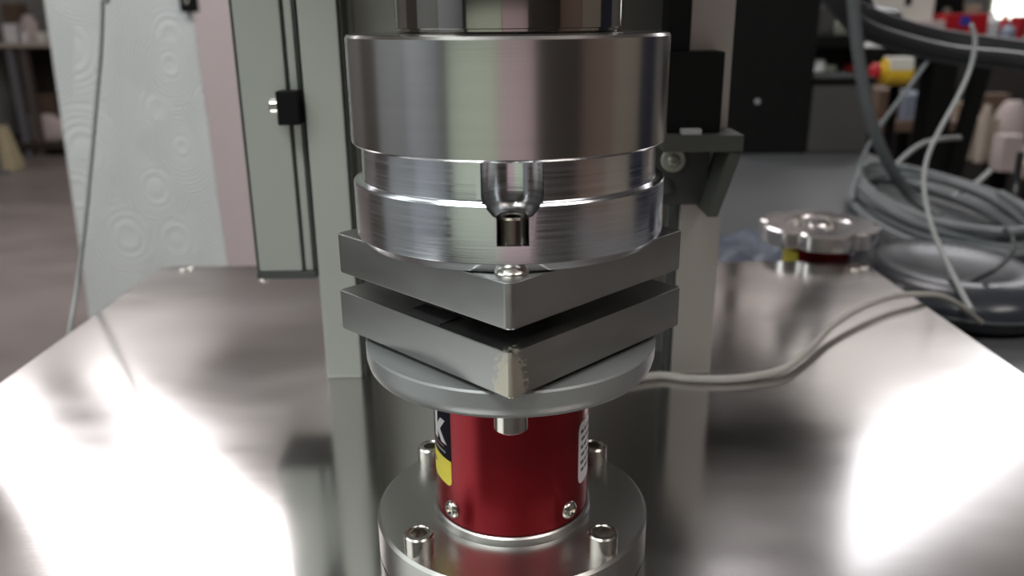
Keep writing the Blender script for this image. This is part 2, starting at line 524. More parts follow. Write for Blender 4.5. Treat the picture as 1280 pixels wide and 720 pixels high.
# twin posts: pale face plates, dark strips painting their shaded inner sides, panels at the back
ZT = 300
obj('post', box(-92.8, -75.3, 135.5, 150, 0, ZT, .8), 'anodised', mc)
obj('post', box(80.6, 100.2, 136.5, 151, 0, ZT, .8), mat('anodised_shaded', (0.40, 0.375, 0.345), 0.4, .4), mc, 'beige grey post, toned for its dimmer, warmer light')  # weaker, warmer light on this post is put into its colour
obj('inner_shade_strip', box(-74.9, -73.6, 137.5, 152, 0, ZT, .2), 'dark_edge', mc)
obj('inner_shade_strip', box(78.4, 80.2, 138.5, 154, 0, ZT, .2), 'dark_edge', mc)
obj('side_panel', box(-92, -74, 152, 176, 0, ZT, .8), 'back_panel', mc)
obj('side_panel', box(80, 99.6, 154, 178, 0, ZT, .8), 'back_panel', mc)
obj('back_panel', box(-74, 40, 168, 176, 0, ZT, .5), 'anodised', mc)
obj('back_panel', box(40.4, 80, 166, 176, 0, ZT, .5), mat('back_panel_dark', (.10, .09, .082), .5), mc, 'dark brown-grey part of the back panel')  # right part of the back panel, in a darker tone
obj('drive_head', box(-130, 130, 52, 230, ZT, ZT + 190, 6), 'anodised', mc)
obj('spindle_nose', box(-46, 46, -46, 51.8, ZT, ZT + 120, 4), 'anodised', mc)

# ------------------------------------------------------------------ linear rail on the left of the column
lr = thing('linear_rail', (-108, 150, 55), 'tall satin aluminium guide rail with a dark slot, left of the machine column', 'guide rail')
obj('profile', box(-122.6, -101.6, 140, 172, 55, ZT - .4, .8), 'rail', lr)
obj('edge_trim', box(-124.2, -122.7, 141, 172, 55, ZT - .4, .3), 'dark_edge', lr, 'dark trim along its left edge')
obj('slot', box(-101.5, -100.2, 142, 172, 55, ZT - .4), 'dark_edge', lr, 'dark groove')
obj('profile', box(-100.1, -96.6, 141, 172, 55, ZT - .4, .5), 'rail', lr)
obj('slot', box(-96.5, -95.2, 142, 172, 55, ZT - .4), 'dark_edge', lr, 'dark groove')
obj('end_cap', box(-124.2, -95.0, 139.5, 173, 51, 54.9, .6), 'dark_edge', lr, 'black end cap')
st = obj('stop_block', box(-104.3, -94.4, 130, 139.6, 126.5, 141.5, .6), 'black', lr, 'black stop block')
obj('stop_screw', cap_screw((-104.3, 134.5, 134.6), 3.6, 3.6, axis=(-1, 0, 0)), 'bolt', st)
obj('stop_spacer', box(-103.5, -95.5, 139.4, 142, 127, 141), 'black', lr)
obj('mounting_bar', box(-124, -93, 173, 186, 150, 290, 1), 'dark_edge', lr)

# ------------------------------------------------------------------ angle bracket on the right post
br = thing('angle_bracket', (83, 125, 86), 'dark grey gusset bracket with a round washer on the right post', 'bracket')
obj('shelf_plate', box(66.5, 101.5, 112, 136, 115.6, 123.0, .6), 'bracket', br)
obj('web', prism([(88.0, 86.5), (92.6, 86.5), (101.5, 115.4), (95.8, 115.4)], 113, 136, 'y', .3), 'bracket', br)
obj('back_plate', box(66.5, 92, 132, 136.2, 88, 115.5, .4), mat('bracket_dark', (.035, .036, .034), .6), br)
ws = obj('washer', lathe([(0, 0), (5.6, 0), (5.6, 1.2), (5.2, 1.6), (3.4, 1.6), (3.4, 1.2), (0, 1.2)], (75.0, 131.9, 109.2), 32, axis=(0, -1, 0)), 'washer', br)
obj('screw', button_screw((75.0, 130.6, 109.2), 3.0, 1.8, axis=(0, -1, 0)), 'washer', ws)
obj('screw', lathe([(0, 0), (3.6, 0), (3.4, 1.4), (2, 2.2), (0, 2.4)], (72.2, 131.9, 97), 24, axis=(0, -1, 0)), 'bracket', br)
obj('tab', box(74.6, 83.2, 112.6, 118, 123.0, 125.4, .3), mat('tab_grey', (.32, .32, .32), .5), br, 'pale grey tab on its top edge')
bb = thing('limit_switch', (79, 125, 123), 'black box-shaped limit switch standing on the grey bracket by the right post', 'limit switch')
obj('body', box(67.5, 92.6, 118.5, 135.8, 123.1, 157.5, .8), 'black', bb)
obj('black_strip', box(67.6, 78, 122, 135.8, 157.6, 290, .6), 'black', bb)  # tall black strip above the body, along the post

# ================================================================== LOAD TRAIN ON THE AXIS
RED0, RED1 = 17.3, 67.4
mf = thing('mounting_flange', (0, 0, 0), 'round machined steel mounting flange with four cap screws on the steel table', 'flange')
obj('flange_disc', lathe([(0, .06), (45.0, .06), (45.7, .7), (45.7, 13.0), (44.7, 13.9), (26.6, 13.9), (26.4, 14.2), (26.4, 16.4), (25.9, 16.9), (0, 16.9)], seg=96), 'flange', mf)
for x, y in ((-28.9, -27.6), (28.0, -28.0), (-30.4, 27.6), (30.6, 27.0)):
    obj('cap_screw', cap_screw((x, y, 13.9), 4.7, 6.6), 'bolt', mf)

lc = thing('load_cell', (0, 0, 16.9), 'red anodised cylindrical load cell with black and yellow label, on the mounting flange', 'load cell')
obj('body', lathe([(0, 16.9), (25.0, 16.9), (25.4, 17.3), (25.4, 66.6), (25.0, 67.1), (0, 67.1)], seg=96), 'red', lc)


def on_cyl(th, z, r=25.4, c=(0, 0)):
    return Vector((c[0] + r * math.sin(th), c[1] - r * math.cos(th), z))


def cyl_patch(th0, th1, z0, z1, r=25.4, t=.12, rad=2.0, corners=(1, 1, 1, 1), n=24, c=(0, 0)):
    """a thin label bent round the cylinder; corners: rounded? (low-left, low-right, up-right, up-left)"""
    bm = bmesh.new()
    W = (th1 - th0) * r
    cols = []
    us = sorted(set([i * W / n for i in range(n + 1)] + [rad * k / 6 for k in range(7)] + [W - rad * k / 6 for k in range(7)]))
    for u in us:
        lo, hi = z0, z1
        if u < rad:
            d = rad - math.sqrt(max(0, rad ** 2 - (rad - u) ** 2))
            if corners[0]: lo += d
            if corners[3]: hi -= d
        if u > W - rad:
            d = rad - math.sqrt(max(0, rad ** 2 - (rad - (W - u)) ** 2))
            if corners[1]: lo += d
            if corners[2]: hi -= d
        th = th0 + u / r
        cols.append([bm.verts.new(on_cyl(th, z, q, c)) for z, q in ((lo, r + .01), (lo, r + t), (hi, r + t), (hi, r + .01))])
    for A, B in zip(cols, cols[1:]):
        for k in range(4):
            bm.faces.new((A[k], B[k], B[(k + 1) % 4], A[(k + 1) % 4]))
    bm.faces.new(cols[0]); bm.faces.new(cols[-1])
    bmesh.ops.remove_doubles(bm, verts=bm.verts, dist=1e-4)
    bmesh.ops.recalc_face_normals(bm, faces=bm.faces)
    return bm


RD = math.radians
lb = obj('label', cyl_patch(RD(-138), RD(-48.5), 38.8, 64, corners=(0, 0, 1, 1)), 'label_black', lc, 'black upper half of the label with a white letter k')
obj('label_band', cyl_patch(RD(-138), RD(-48.5), 29.6, 38.7, corners=(1, 1, 0, 0)), 'label_yellow', lb, 'yellow lower half of the label')


def glyph_on_cyl(text, size, th, z, r, t=.1, shear=.0, c=(0, 0)):
    cu = bpy.data.curves.new('t', 'FONT'); cu.body = text; cu.size = size; cu.shear = shear
    cu.align_x = 'CENTER'; cu.extrude = 0; cu.offset = size * .03
    to = bpy.data.objects.new('t', cu); COL.objects.link(to)
    bpy.context.view_layer.update()
    me = bpy.data.meshes.new_from_object(to.evaluated_get(bpy.context.evaluated_depsgraph_get()))
    bpy.data.objects.remove(to)
    bm = bmesh.new(); bm.from_mesh(me); bpy.data.meshes.remove(me)
    bmesh.ops.triangulate(bm, faces=bm.faces)
    bmesh.ops.subdivide_edges(bm, edges=bm.edges, cuts=2)
    ex = bmesh.ops.extrude_face_region(bm, geom=list(bm.faces))
    for v in ex['geom']:
        if isinstance(v, bmesh.types.BMVert): v.co.z += t
    for v in bm.verts:
        v.co = on_cyl(th + v.co.x / r, z + v.co.y, r + v.co.z, c)
    bmesh.ops.recalc_face_normals(bm, faces=bm.faces)
    return bm


obj('lettering', glyph_on_cyl('k', 16, RD(-65), 44.4, 25.53), 'label_white', lb, 'white letter k')
obj('print_line', cyl_patch(RD(-100), RD(-57), 42.6, 43.0, 25.53, .08, .1), mat('print_rose', (.35, .12, .14), .5), lb)
obj('print_line', cyl_patch(RD(-100), RD(-55), 40.6, 41.3, 25.53, .08, .1), mat('print_grey', (.25, .24, .25), .5), lb)
obj('print_line', cyl_patch(RD(-100), RD(-72), 34.4, 35.2, 25.53, .08, .1), 'print', lb)
wl = obj('label', cyl_patch(RD(57), RD(132), 28.0, 50.0, rad=2.6), 'label_white', lc, 'white rounded label with lines of dark print')
for k in range(6):
    zc = 46.6 - k * 2.75
    bm = bmesh.new()
    a = RD(60 + (k % 2))
    for i in range(7):
        L_ = random.uniform(.06, .13)
        p = cyl_patch(a, a + L_, zc - .55, zc + .55, 25.53, .07, .12, n=3)
        me = bpy.data.meshes.new('p'); p.to_mesh(me); p.free(); bm.from_mesh(me); bpy.data.meshes.remove(me)
        a += L_ + .035
    po = obj('print_line', bm, 'print', wl)
    po['kind'] = 'stuff'
for th in (-49, 46):
    d = Vector((math.sin(RD(th)), -math.cos(RD(th)), 0))
    obj('button_screw', button_screw(d * 25.2 + Vector((0, 0, 21.6)), 3.1, 1.7, axis=d), 'bolt', lc)

# grey adapter disc
ad = thing('adapter_disc', (0, 0, 67.3), 'matte grey round adapter disc between the load cell and the square plates', 'adapter disc')
obj('disc', lathe([(0, 67.3), (43.2, 67.3), (44.4, 67.9), (45.2, 69.2), (45.8, 71.5), (45.9, 75.7), (45.4, 76.3), (0, 76.3)], seg=128), 'grey_paint', ad)
for k in range(4):
    a = k * PI / 2 - PI / 2
    obj('cap_screw', cap_screw((36.2 * math.cos(a), 36.2 * math.sin(a), 67.3), 4.9, 6.7, axis=(0, 0, -1)), 'bolt', ad)
obj('spacer', lathe([(0, 76.3), (35.5, 76.3), (35.5, 77.9), (0, 77.9)], seg=64), 'dark_edge', ad)


def square_plate(hd, z0, z1, rv=1.2, be=.45):
    """square plate turned 45 degrees, a corner towards -Y; hd is half its diagonal"""
    pts = []
    for k in range(4):
        a = -PI / 2 + k * PI / 2
        cx, cy = (hd - rv * math.sqrt(2)) * math.cos(a), (hd - rv * math.sqrt(2)) * math.sin(a)
        for i in range(7):
            b = a - PI / 4 + i * PI / 2 / 6
            pts.append((cx + rv * math.cos(b), cy + rv * math.sin(b)))
    bm = bmesh.new()
    n = len(pts)
    prof = [(be, z0), (be * .3, z0 + be * .3), (0, z0 + be), (0, z1 - be), (be * .3, z1 - be * .3), (be, z1)]
    rings = []
    for ins, z in prof:
        ring = []
        for x, y in pts:
            l = math.hypot(x, y); k = (l - ins * 1.2) / l
            ring.append(bm.verts.new((x * k, y * k, z)))
        rings.append(ring)
    for A, B in zip(rings, rings[1:]):
        for i in range(n):
            bm.faces.new((A[i], A[(i + 1) % n], B[(i + 1) % n], B[i]))
    bm.faces.new(rings[0]); bm.faces.new(rings[-1])
    bmesh.ops.recalc_face_normals(bm, faces=bm.faces)
    return bm


lp = thing('shear_plate', (0, 0, 78), 'lower square steel plate with a chipped bright front corner, on the grey disc', 'steel plate', 'square plates of the shear stack')
obj('plate', square_plate(54.1, 78.0, 90.9, 1.3), 'worn_plate', lp)
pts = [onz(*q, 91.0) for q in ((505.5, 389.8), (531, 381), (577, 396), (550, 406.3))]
sh = obj('reflection_patch', prism([(p.x, p.y) for p in pts], 90.95, 91.3, 'z'), 'dark_reflection')  # black patch that paints a dark reflection on the plate
tag(sh, 'thin black patch standing for a dark reflection on the lower square plate', 'rubber pad')
up = thing('shear_plate', (0, 0, 96.7), 'upper square steel plate clamped beneath the turned steel chuck', 'steel plate', 'square plates of the shear stack')
obj('plate', square_plate(53.9, 96.7, 109.3, 2.4, .6), 'plate_steel', up)
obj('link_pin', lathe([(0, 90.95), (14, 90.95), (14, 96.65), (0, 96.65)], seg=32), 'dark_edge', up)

# chuck
ck = thing('chuck', (0, 0, 109.4), 'big polished round steel chuck with a stepped groove, above the square plates', 'chuck')
obj('upper_ring', lathe([(0, 137.8), (44.6, 137.8), (45.5, 138.0), (46.15, 138.7), (46.15, 167.0), (45.5, 167.8), (44.7, 168.0), (0, 168.0)], seg=160), 'chuck_polish', ck, 'polished upper ring')
lbod = obj('lower_body', lathe([(0, 109.45), (43.6, 109.45), (44.2, 109.6), (46.1, 112.0), (46.15, 112.5), (46.15, 127.0), (45.8, 127.5), (44.0, 127.65), (43.6, 127.8), (43.5, 128.2), (43.5, 137.7), (0, 137.7)], seg=160), 'chuck_turned', ck, 'turned lower body with a milled pocket')
cut(lbod, [lathe([(0, 122.5), (4.4, 122.5), (4.4, 123.5), (6.2, 124.6), (7.4, 126.4), (8.0, 129), (8.0, 140), (0, 140)], (.9, -42.2, 0), 48),
           box(-3.2, 5.1, -60, -40.8, 116.9, 124.8), lathe([(0, 116.9), (4.15, 116.9), (4.15, 124.8), (0, 124.8)], (.95, -41.2, 0), 32)])
obj('pocket_screw', cap_screw((.95, -41.4, 116.95), 3.9, 6.9), 'dark_bolt', ck, 'dark cap screw inside the pocket')
obj('button_screw', lathe([(0, 109.35), (4.9, 109.35), (4.6, 110.1), (3.4, 110.9), (1.5, 111.3), (0, 111.4)], (.6, -42.6, 0), 30), 'bolt', ck)

sp = obj('spindle_shaft', lathe([(0, 168.05), (31.0, 168.05), (31.6, 168.6), (31.6, 169.2), (32.3, 169.4), (32.3, ZT - .2), (0, ZT - .2)], (.4, 0, 0), 96), 'shaft')
tag(sp, 'dark polished steel spindle shaft rising from the top of the chuck', 'shaft')

# ================================================================== CABLES ON AND NEAR THE TABLE
cat = 'cable'


def cable(name, pts, r, m, label, n=8):
    o = obj(name, tube(pts, r, n), m)
    return tag(o, label, cat)


c1 = [(0, 52, 2.6), (10, 78, 2.2), (36, 112, 2.0)] + [onz(*q, z) for q, z in (((815, 470), 2.0), ((860, 473), 2.0), ((905, 474), 2.0), ((945, 470), 2.2), ((982, 460), 3.0), ((1012, 436), 4.2), ((1040, 408), 5.6), ((1075, 386), 6.6), ((1115, 371), 6.4), ((1150, 368), 4.6))]
c1 += [at(1178, 371, 252), at(1203, 384, 262), at(1226, 403, 280)]
cable('sensor_cable', c1, 1.95, 'cable_light', 'pale grey sensor cable running from the load cell across the steel table')

# cable hanging in front of the white pillar on the left
ctop = at(129, -60, 330)
cl = [Vector((ctop.x, ctop.y + 20, 2395)), Vector((ctop.x, ctop.y + 10, 1200)), Vector((ctop.x, ctop.y + 3, 500)), ctop, at(128, 0, 330), at(126, 60, 330), at(121, 120, 328), at(113, 210, 322), at(104, 300, 312), at(96, 360, 300), at(87, 414, 262), at(80, 470, 250), at(74, 560, 240)]
cl = [Vector((min(p.x, -262), p.y, p.z)) for p in cl]
cable('hanging_cable', cl, 1.5, 'cable_mid', 'grey cable hanging in front of the white swirl pillar, behind the table edge')

# ================================================================== SECOND SENSOR BEHIND THE TABLE
ss = thing('spare_load_cell', (242, 385, BZ), 'small red load cell with a scalloped silver top disc, behind the steel table', 'load cell')


def scallop(R, d=5.5, nl=6, off=.35):
    def f(a):
        t = ((a - off) % (2 * PI / nl)) - PI / nl
        return R - d * math.exp(-(t / .13) ** 2)
    return f


cx, cy = 242, 385
obj('top_disc', lathe([(0, 1.5), (scallop(44.5), 1.5), (scallop(45.8), 2.3), (scallop(45.8), 13.4), (scallop(44.4), 14.6), (25, 14.6), (24, 13.4), (9, 13.4), (8, 14.9), (0, 14.9)], (cx, cy, 2.6), 180), 'knob_alu', ss, 'silver scalloped top disc')
for k in range(3):
    a = .6 + k * 2.1
    obj('cap_screw', cap_screw((cx + 16 * math.cos(a), cy + 16 * math.sin(a), 16.0), 4, 2.6), 'bolt', ss)
obj('body', lathe([(0, BZ + 8), (25, BZ + 8), (25.4, BZ + 8.5), (25.4, 3.6), (25, 4.0), (0, 4.0)], (cx, cy, 0), 64), 'warm_red_part', ss)
obj('label', cyl_patch(RD(-110), RD(-52), -30, -2, c=(cx, cy)), 'label_yellow', ss, 'yellow label')
obj('base', lathe([(0, BZ), (38, BZ), (38.6, BZ + .6), (38.6, BZ + 7.4), (38, BZ + 8), (0, BZ + 8)], (cx, cy, 0), 64), 'flange', ss)

# blue-grey plastic bag
bm = bmesh.new()
nx, ny = 18, 10
g = []
for j in range(ny + 1):
    row = []
    for i in range(nx + 1):
        u, v = i / nx, j / ny
        x = 186 + 92 * u + 3 * math.sin(v * 5); y = 470 + 95 * v + 3 * math.sin(u * 6)
        h = 16 * (math.sin(PI * u) ** .5 if 0 < u < 1 else 0) * (math.sin(PI * v) ** .5 if 0 < v < 1 else 0)
        z = BZ + .3 + h * (1 + .28 * math.sin(u * 9 + v * 4) + .15 * math.sin(u * 17 - v * 9))
        row.append(bm.verts.new((x, y, z)))
    g.append(row)
for j in range(ny):
    for i in range(nx):
        bm.faces.new((g[j][i], g[j][i + 1], g[j + 1][i + 1], g[j + 1][i]))
bmesh.ops.solidify(bm, geom=list(bm.faces), thickness=.25)
tag(obj('plastic_bag', bm, 'bluebag', sharp=180), 'crumpled blue-grey plastic bag lying on the bench behind the right post', 'bag')

# ================================================================== LEFT BACKGROUND
# white swirl pillar
PY = 1500
tl, tr = at(57, 0, PY), at(238, 0, PY)
bl, brr = at(113, 393, PY), at(283, 325, PY)


def ext(a, b, z):
    t = (z - a.z) / (b.z - a.z); p = a + (b - a) * t; return p


PT = 330
fbl, fbr, ftl, ftr = ext(tl, bl, FZ), ext(tr, brr, FZ), ext(tl, bl, PT), ext(tr, brr, PT)
pl = thing('pillar', ((fbl.x + fbr.x) / 2, PY + 200, FZ), 'white plaster pillar stamped with rings, left of the guide rail', 'pillar')
dy = 420
obj('shaft', hexahedron([fbr + Vector((0, dy, 0)), fbl + Vector((0, dy, 0)), fbl + Vector((0, 8, 0)), fbr + Vector((0, 8, 0)),
                         ftr + Vector((0, dy, 0)), ftl + Vector((0, dy, 0)), ftl + Vector((0, 8, 0)), ftr + Vector((0, 8, 0))]), 'pillar_side', pl, 'pinkish grey side')
obj('swirl_facing', hexahedron([fbr + Vector((0, 7.9, 0)), fbl + Vector((-3, 7.9, 0)), fbl + Vector((-3, 0, 0)), fbr,
                                ftr + Vector((0, 7.9, 0)), ftl + Vector((-3, 7.9, 0)), ftl + Vector((-3, 0, 0)), ftr]), 'swirl', pl, 'white facing embossed with concentric rings')
kb = at(235, 8, PY - 20)
ck2 = thing('latch', (kb.x, PY - 10, kb.z - 12), 'small black latch on the right edge of the white pillar, at the top', 'latch')
lt = obj('latch_body', box(kb.x - 15, kb.x + 15, PY - 24, PY - .5, kb.z - 11, kb.z + 40, 2), 'black', ck2)
obj('latch_screw', button_screw((kb.x, PY - 24, kb.z + 8), 5, 3, axis=(0, -1, 0)), 'bolt', lt)


def pbox(name, x0, y0, x1, y1, Y, depth, m, label=None, c=None, parent=None, base=None, bev=3, group=None):
    """a box whose front face stands at depth Y"""
    a, b = at(x0, y0, Y), at(x1, y1, Y)
    lo = base if base is not None else b.z
    bm = box(a.x, b.x + (a.x - a.x), Y, Y + depth, lo, a.z, bev)
    o = obj(name, bm, m, parent, label if parent else None)
    if parent is None:
        tag(o, label, c, group)
    return o


# far work table with clutter, left
RY = 7000
ttop = at(30, 54, RY).z
rt = thing('work_table', (-4050, RY + 350, FZ), 'far work table with dark shelf below, at the left edge', 'work table')
obj('table_top', box(-4900, -3300, RY, RY + 700, ttop - 35, ttop, 4), 'beige', rt)
for px, m in ((14, 'leg_grey'), (30, 'leg_brown')):
    p = at(px, 80, RY + 40)
    obj('leg', box(p.x - 32, p.x + 32, RY + 40, RY + 100, FZ, ttop - 35, 4), m, rt)
for x in (-4860, -3340):
    obj('leg', box(x - 30, x + 30, RY + 620, RY + 680, FZ, ttop - 35, 4), 'leg_grey', rt)
LSZ = at(50, 179, RY).z
obj('shelf', box(-4880, -3320, RY + 20, RY + 690, LSZ - 60, LSZ, 3), mat('dark_shelf', (.035, .024, .02), .8), rt)
obj('back_board', box(-4880, -3320, RY + 660, RY + 690, LSZ, ttop - 36, 2), mat('dark_board', (.03, .02, .016), .8), rt)
cl_items = [(2, 30, 22, 53, 'paper', 'pale pinkish carton at the left end of the far work table', 'carton'),
            (18, 18, 44, 42, 'sack', 'rounded pale bundle on the far work table', 'bundle'),
            (24, 40, 34, 54, 'paper', 'small white pot in front of the bundle on the far work table', 'pot'),
            (44, 40, 56, 54, 'screen_white', 'small pale carton at the right end of the far work table', 'carton'),
            (0, 4, 24, 30, 'brown', 'dark brown crate stacked at the back of the far work table', 'crate'),
            (38, 8, 50, 30, 'leg_grey', 'grey upright tin behind the bundle on the far work table', 'tin')]
for i, (a, b, c_, d, m, l, ct) in enumerate(cl_items):
    Y = RY + (80 if i in (2, 3) else 220 if i in (0, 1) else 480)
    p, q = at(a, b, Y), at(c_, d, Y)
    wdt = q.x - p.x
    if i in (1,):
        r_ = wdt / 2
        h_ = p.z - ttop
        bm = lathe([(0, 0), (r_ * .85, 0), (r_, h_ * .3), (r_ * .9, h_ * .7), (r_ * .5, h_ * .97), (0, h_)], ((p.x + q.x) / 2, Y + r_ * .8, ttop), 20)
    elif i in (2, 5):
        r_ = wdt / 2; h_ = p.z - ttop
        bm = lathe([(0, 0), (r_ * .8, 0), (r_, h_ * .2), (r_, h_ * .8), (r_ * .8, h_ * .9), (r_ * .8, h_), (0, h_)], ((p.x + q.x) / 2, Y + r_, ttop), 20)
    else:
        bm = box(p.x, q.x, Y, Y + 180, ttop, p.z, 6)
    tag(obj(ct, bm, m), l, ct)
# brown crate and sack under the table
p, q = at(24, 118, RY + 330), at(76, 170, RY + 330)
tag(obj('brown_crate', box(p.x, q.x, RY + 330, RY + 640, LSZ + 2, p.z, 6), 'brown'), 'brown crate on the shelf under the far work table', 'crate')
p, q = at(22, 143, RY + 160), at(86, 178, RY + 160)
sw, shh = (q.x - p.x) / 2, p.z - LSZ
bm = lathe([(0, 0), (sw * .9, 0), (sw, shh * .3), (sw * .9, shh * .7), (sw * .55, shh * .96), (0, shh)], (0, 0, 0), 28)
for v in bm.verts:
    v.co = Vector(((p.x + q.x) / 2 + v.co.x + 8 * math.sin(v.co.y * .03), RY + 170 + v.co.y * .32, LSZ + 1 + v.co.z * (1 + .06 * math.sin(v.co.x * .03))))
tag(obj('sack', bm, 'sack', sharp=180), 'pinkish filled sack lying on the dark low shelf of the far work table', 'sack')
p, q = at(-20, 162, 6300), at(17, 203, 6300)
bm = hexahedron([(p.x, 6300, FZ), (q.x, 6300, FZ), (q.x - 20, 6500, FZ), (p.x, 6500, FZ), (p.x, 6360, p.z), (p.x + 110, 6360, p.z + 20), (p.x + 110, 6440, p.z + 20), (p.x, 6440, p.z)], 8)
tag(obj('cushion', bm, mat('pale_yellow_fabric', (.50, .43, .27), .8, noise=.15)), 'pale yellowish cushion on the floor at the left edge', 'cushion')
p = at(2, 118, 6250)
bm = lathe([(0, FZ), (60, FZ), (60, FZ + 20), (16, FZ + 30), (16, p.z - 20), (30, p.z), (0, p.z + 10)], (p.x - 60, 6150, 0), 20)
tag(obj('floor_stand', bm, 'leg_grey'), 'dark slim floor stand at the far left edge', 'stand')

# ================================================================== RIGHT BACKGROUND
pc = thing('computer_case', (420, 1250, BZ), 'tall black computer case on the grey bench behind the right post', 'computer case')
a, b = at(880, 0, 1118), at(1004.5, 194, 1118)
obj('case', box(325, 486, 1118, 1420, BZ, 216, 2.5), 'black', pc)
kn = at(947, 127, 1116)
obj('power_button', lathe([(0, 0), (4.2, 0), (4.2, 2), (3.2, 3.2), (0, 3.4)], (kn.x, 1118, kn.z), 24, axis=(0, -1, 0)), mat('button_grey', (.35, .35, .36), .4), pc, 'round grey power button')

a = at(1006, 97, 1119)
cb = thing('storage_cabinet', (536, 1190, BZ), 'dark grey metal cabinet on the bench, right of the black computer case', 'cabinet')
obj('carcass', box(487, 585, 1136, 1260, BZ, a.z - 10, 2), 'cabinet', cb)
obj('door', box(487.5, 584, 1119, 1135.6, BZ + 2, a.z - 13, 1.5), 'cabinet', cb)
obj('lid', box(486.5, 586, 1116, 1262, a.z - 9.8, a.z, 1.5), 'black', cb)

oc = thing('overhead_blocker', (450, 1560, 630), 'dark box on two uprights above the bench, added for the dark patch on the table, out of frame', 'cabinet')  # added unseen box, makes the dark mirrored patch on the table
obj('carcass', box(300, 660, 1150, 1700, 640, 1000, 3), 'cabinet', oc)
obj('bottom_board', box(298, 662, 1148, 1702, 628, 639.8, 2), 'black', oc)
for x in (350, 470):
    obj('upright', box(x - 12, x + 12, 1428, 1452, BZ, 628, 1), 'black', oc)

# equipment rack behind the cabinet
rk = thing('equipment_rack', (720, 1750, FZ), 'dark metal rack of shelves beyond the grey cabinet', 'rack')
sh1, sh2 = at(1040, 44, 1600).z, at(1040, 92, 1600).z
obj('shelf', box(600, 850, 1600, 1850, sh1 - 26, sh1, 2), 'black', rk)
obj('shelf', box(600, 850, 1600, 1850, sh2 - 14, sh2, 2), 'black', rk)
obj('back_sheet', box(600, 850, 1851, 1858, FZ, 225, 1), mat('rack_sheet', (.05, .045, .043), .6), rk)
for x in (610, 840):
    for y in (1612, 1840):
        obj('upright', box(x - 8, x + 8, y - 8, y + 8, FZ, 225 if x < 700 else sh1 + 12, 1), 'black', rk) if y > 1700 or x > 700 else None
it = [(1022, 8, 1050, 42, 1680, sh1, 'cabinet', 'dark grey instrument box on the upper rack shelf', 'instrument'),
      (1048, 24, 1066, 42, 1630, sh1, 'washer', 'small grey metal cup on the upper rack shelf', 'cup'),
      (1020, 74, 1033, 93, 1640, sh2, 'paper', 'small white pot on the lower rack shelf', 'pot'),
      (1034, 82, 1048, 93, 1635, sh2, 'washer', 'low grey tin on the lower rack shelf', 'tin'),
      (1058, 80, 1074, 93, 1660, sh2, 'redp', 'small dull red tub at the right of the lower rack shelf', 'tub')]
for x0, y0, x1, y1, Y, bz, m, l, ct in it:
    p, q = at(x0, y0, Y), at(x1, y1, Y)
    if ct in ('pot', 'cup', 'tin', 'tub'):
        r_ = (q.x - p.x) / 2; h_ = p.z - bz
        bm = lathe([(0, 0), (r_ * .8, 0), (r_, h_ * .25), (r_, h_ * .8), (r_ * .7, h_), (r_ * .6, h_ * .9), (0, h_ * .85)], ((p.x + q.x) / 2, Y + r_, bz), 20)
    else:
        bm = box(p.x, q.x, Y, Y + 120, bz + .8, p.z, 3)
    tag(obj(ct, bm, m), l, ct)

# black steel frame with the stop button
SF = 1500
fr = thing('steel_frame', (900, SF + 40, FZ), 'black steel frame with a diagonal brace behind the cables', 'frame')
p0, p1 = at(1168, 60, SF), at(1200, 200, SF)
obj('post', box(p0.x + 6, p0.x + 56, SF, SF + 60, FZ, 140, 2), 'black', fr)
zb = at(1100, 60, SF).z
obj('beam', box(720, 1180, SF + 2, SF + 58, zb - 34, zb, 2), 'black', fr)
obj('post', box(1125, 1170, SF + 4, SF + 56, FZ, zb - 34, 2), 'black', fr)
pa, pb = at(1228, 80, SF - 10), at(1196, 195, SF - 10)
pb2 = pa + (pb - pa) * 3.2
dx = 15
obj('brace', hexahedron([(pb2.x - dx, SF - 24, pb2.z), (pb2.x + dx, SF - 24, pb2.z), (pb2.x + dx, SF - 1, pb2.z), (pb2.x - dx, SF - 1, pb2.z),
                         (pa.x - dx, SF - 24, pa.z), (pa.x + dx, SF - 24, pa.z), (pa.x + dx, SF - 1, pa.z), (pa.x - dx, SF - 1, pa.z)], 1), 'black', fr)
p, q = at(1108, 73, SF - 40), at(1136, 107, SF - 40)
es = thing('stop_switch', ((p.x + q.x) / 2, SF - 20, q.z), 'yellow stop switch with a red mushroom button on the black frame', 'stop switch')
zc = (p.z + q.z) / 2; hh = (p.z - q.z) / 2
obj('housing', lathe([(0, 0), (hh * .92, 0), (hh, 3), (hh, q.x - p.x - 3), (hh * .92, q.x - p.x), (0, q.x - p.x)], (q.x, SF - 30, zc), 32, axis=(-1, 0, 0)), 'yellowp', es)
obj('top_plate', box(p.x + 3, q.x - 2, SF - 31 - hh, SF - 30 + hh * .5, zc + hh * .15, zc + hh + 2.5, 3), 'screen_white', es, 'white plate on top')
bt = obj('collar', lathe([(0, 0), (hh * .62, 0), (hh * .62, 8), (0, 8)], (p.x, SF - 30, zc), 28, axis=(-1, 0, 0)), 'yellowp', es)
obj('button', lathe([(0, 8), (hh * .45, 8), (hh * .66, 11), (hh * .66, 20), (hh * .4, 25), (0, 26)], (p.x, SF - 30, zc), 28, axis=(-1, 0, 0)), 'redp', bt, 'red mushroom button')
obj('bracket', box(p.x + 6, q.x - 6, SF - 30, SF + 1, zc - 8, zc + 8, 1), 'black', es)
p = at(1102, 52, SF - 10)
bm = prism([(p.x - 16, zb), (p.x + 20, zb), (p.x + 8, zb + 14), (p.x - 10, zb + 20)], SF + 6, SF + 40, 'y', 2)
tag(obj('paper_cone', bm, 'paper'), 'crumpled scrap of white paper lying on the black frame beam', 'paper scrap')

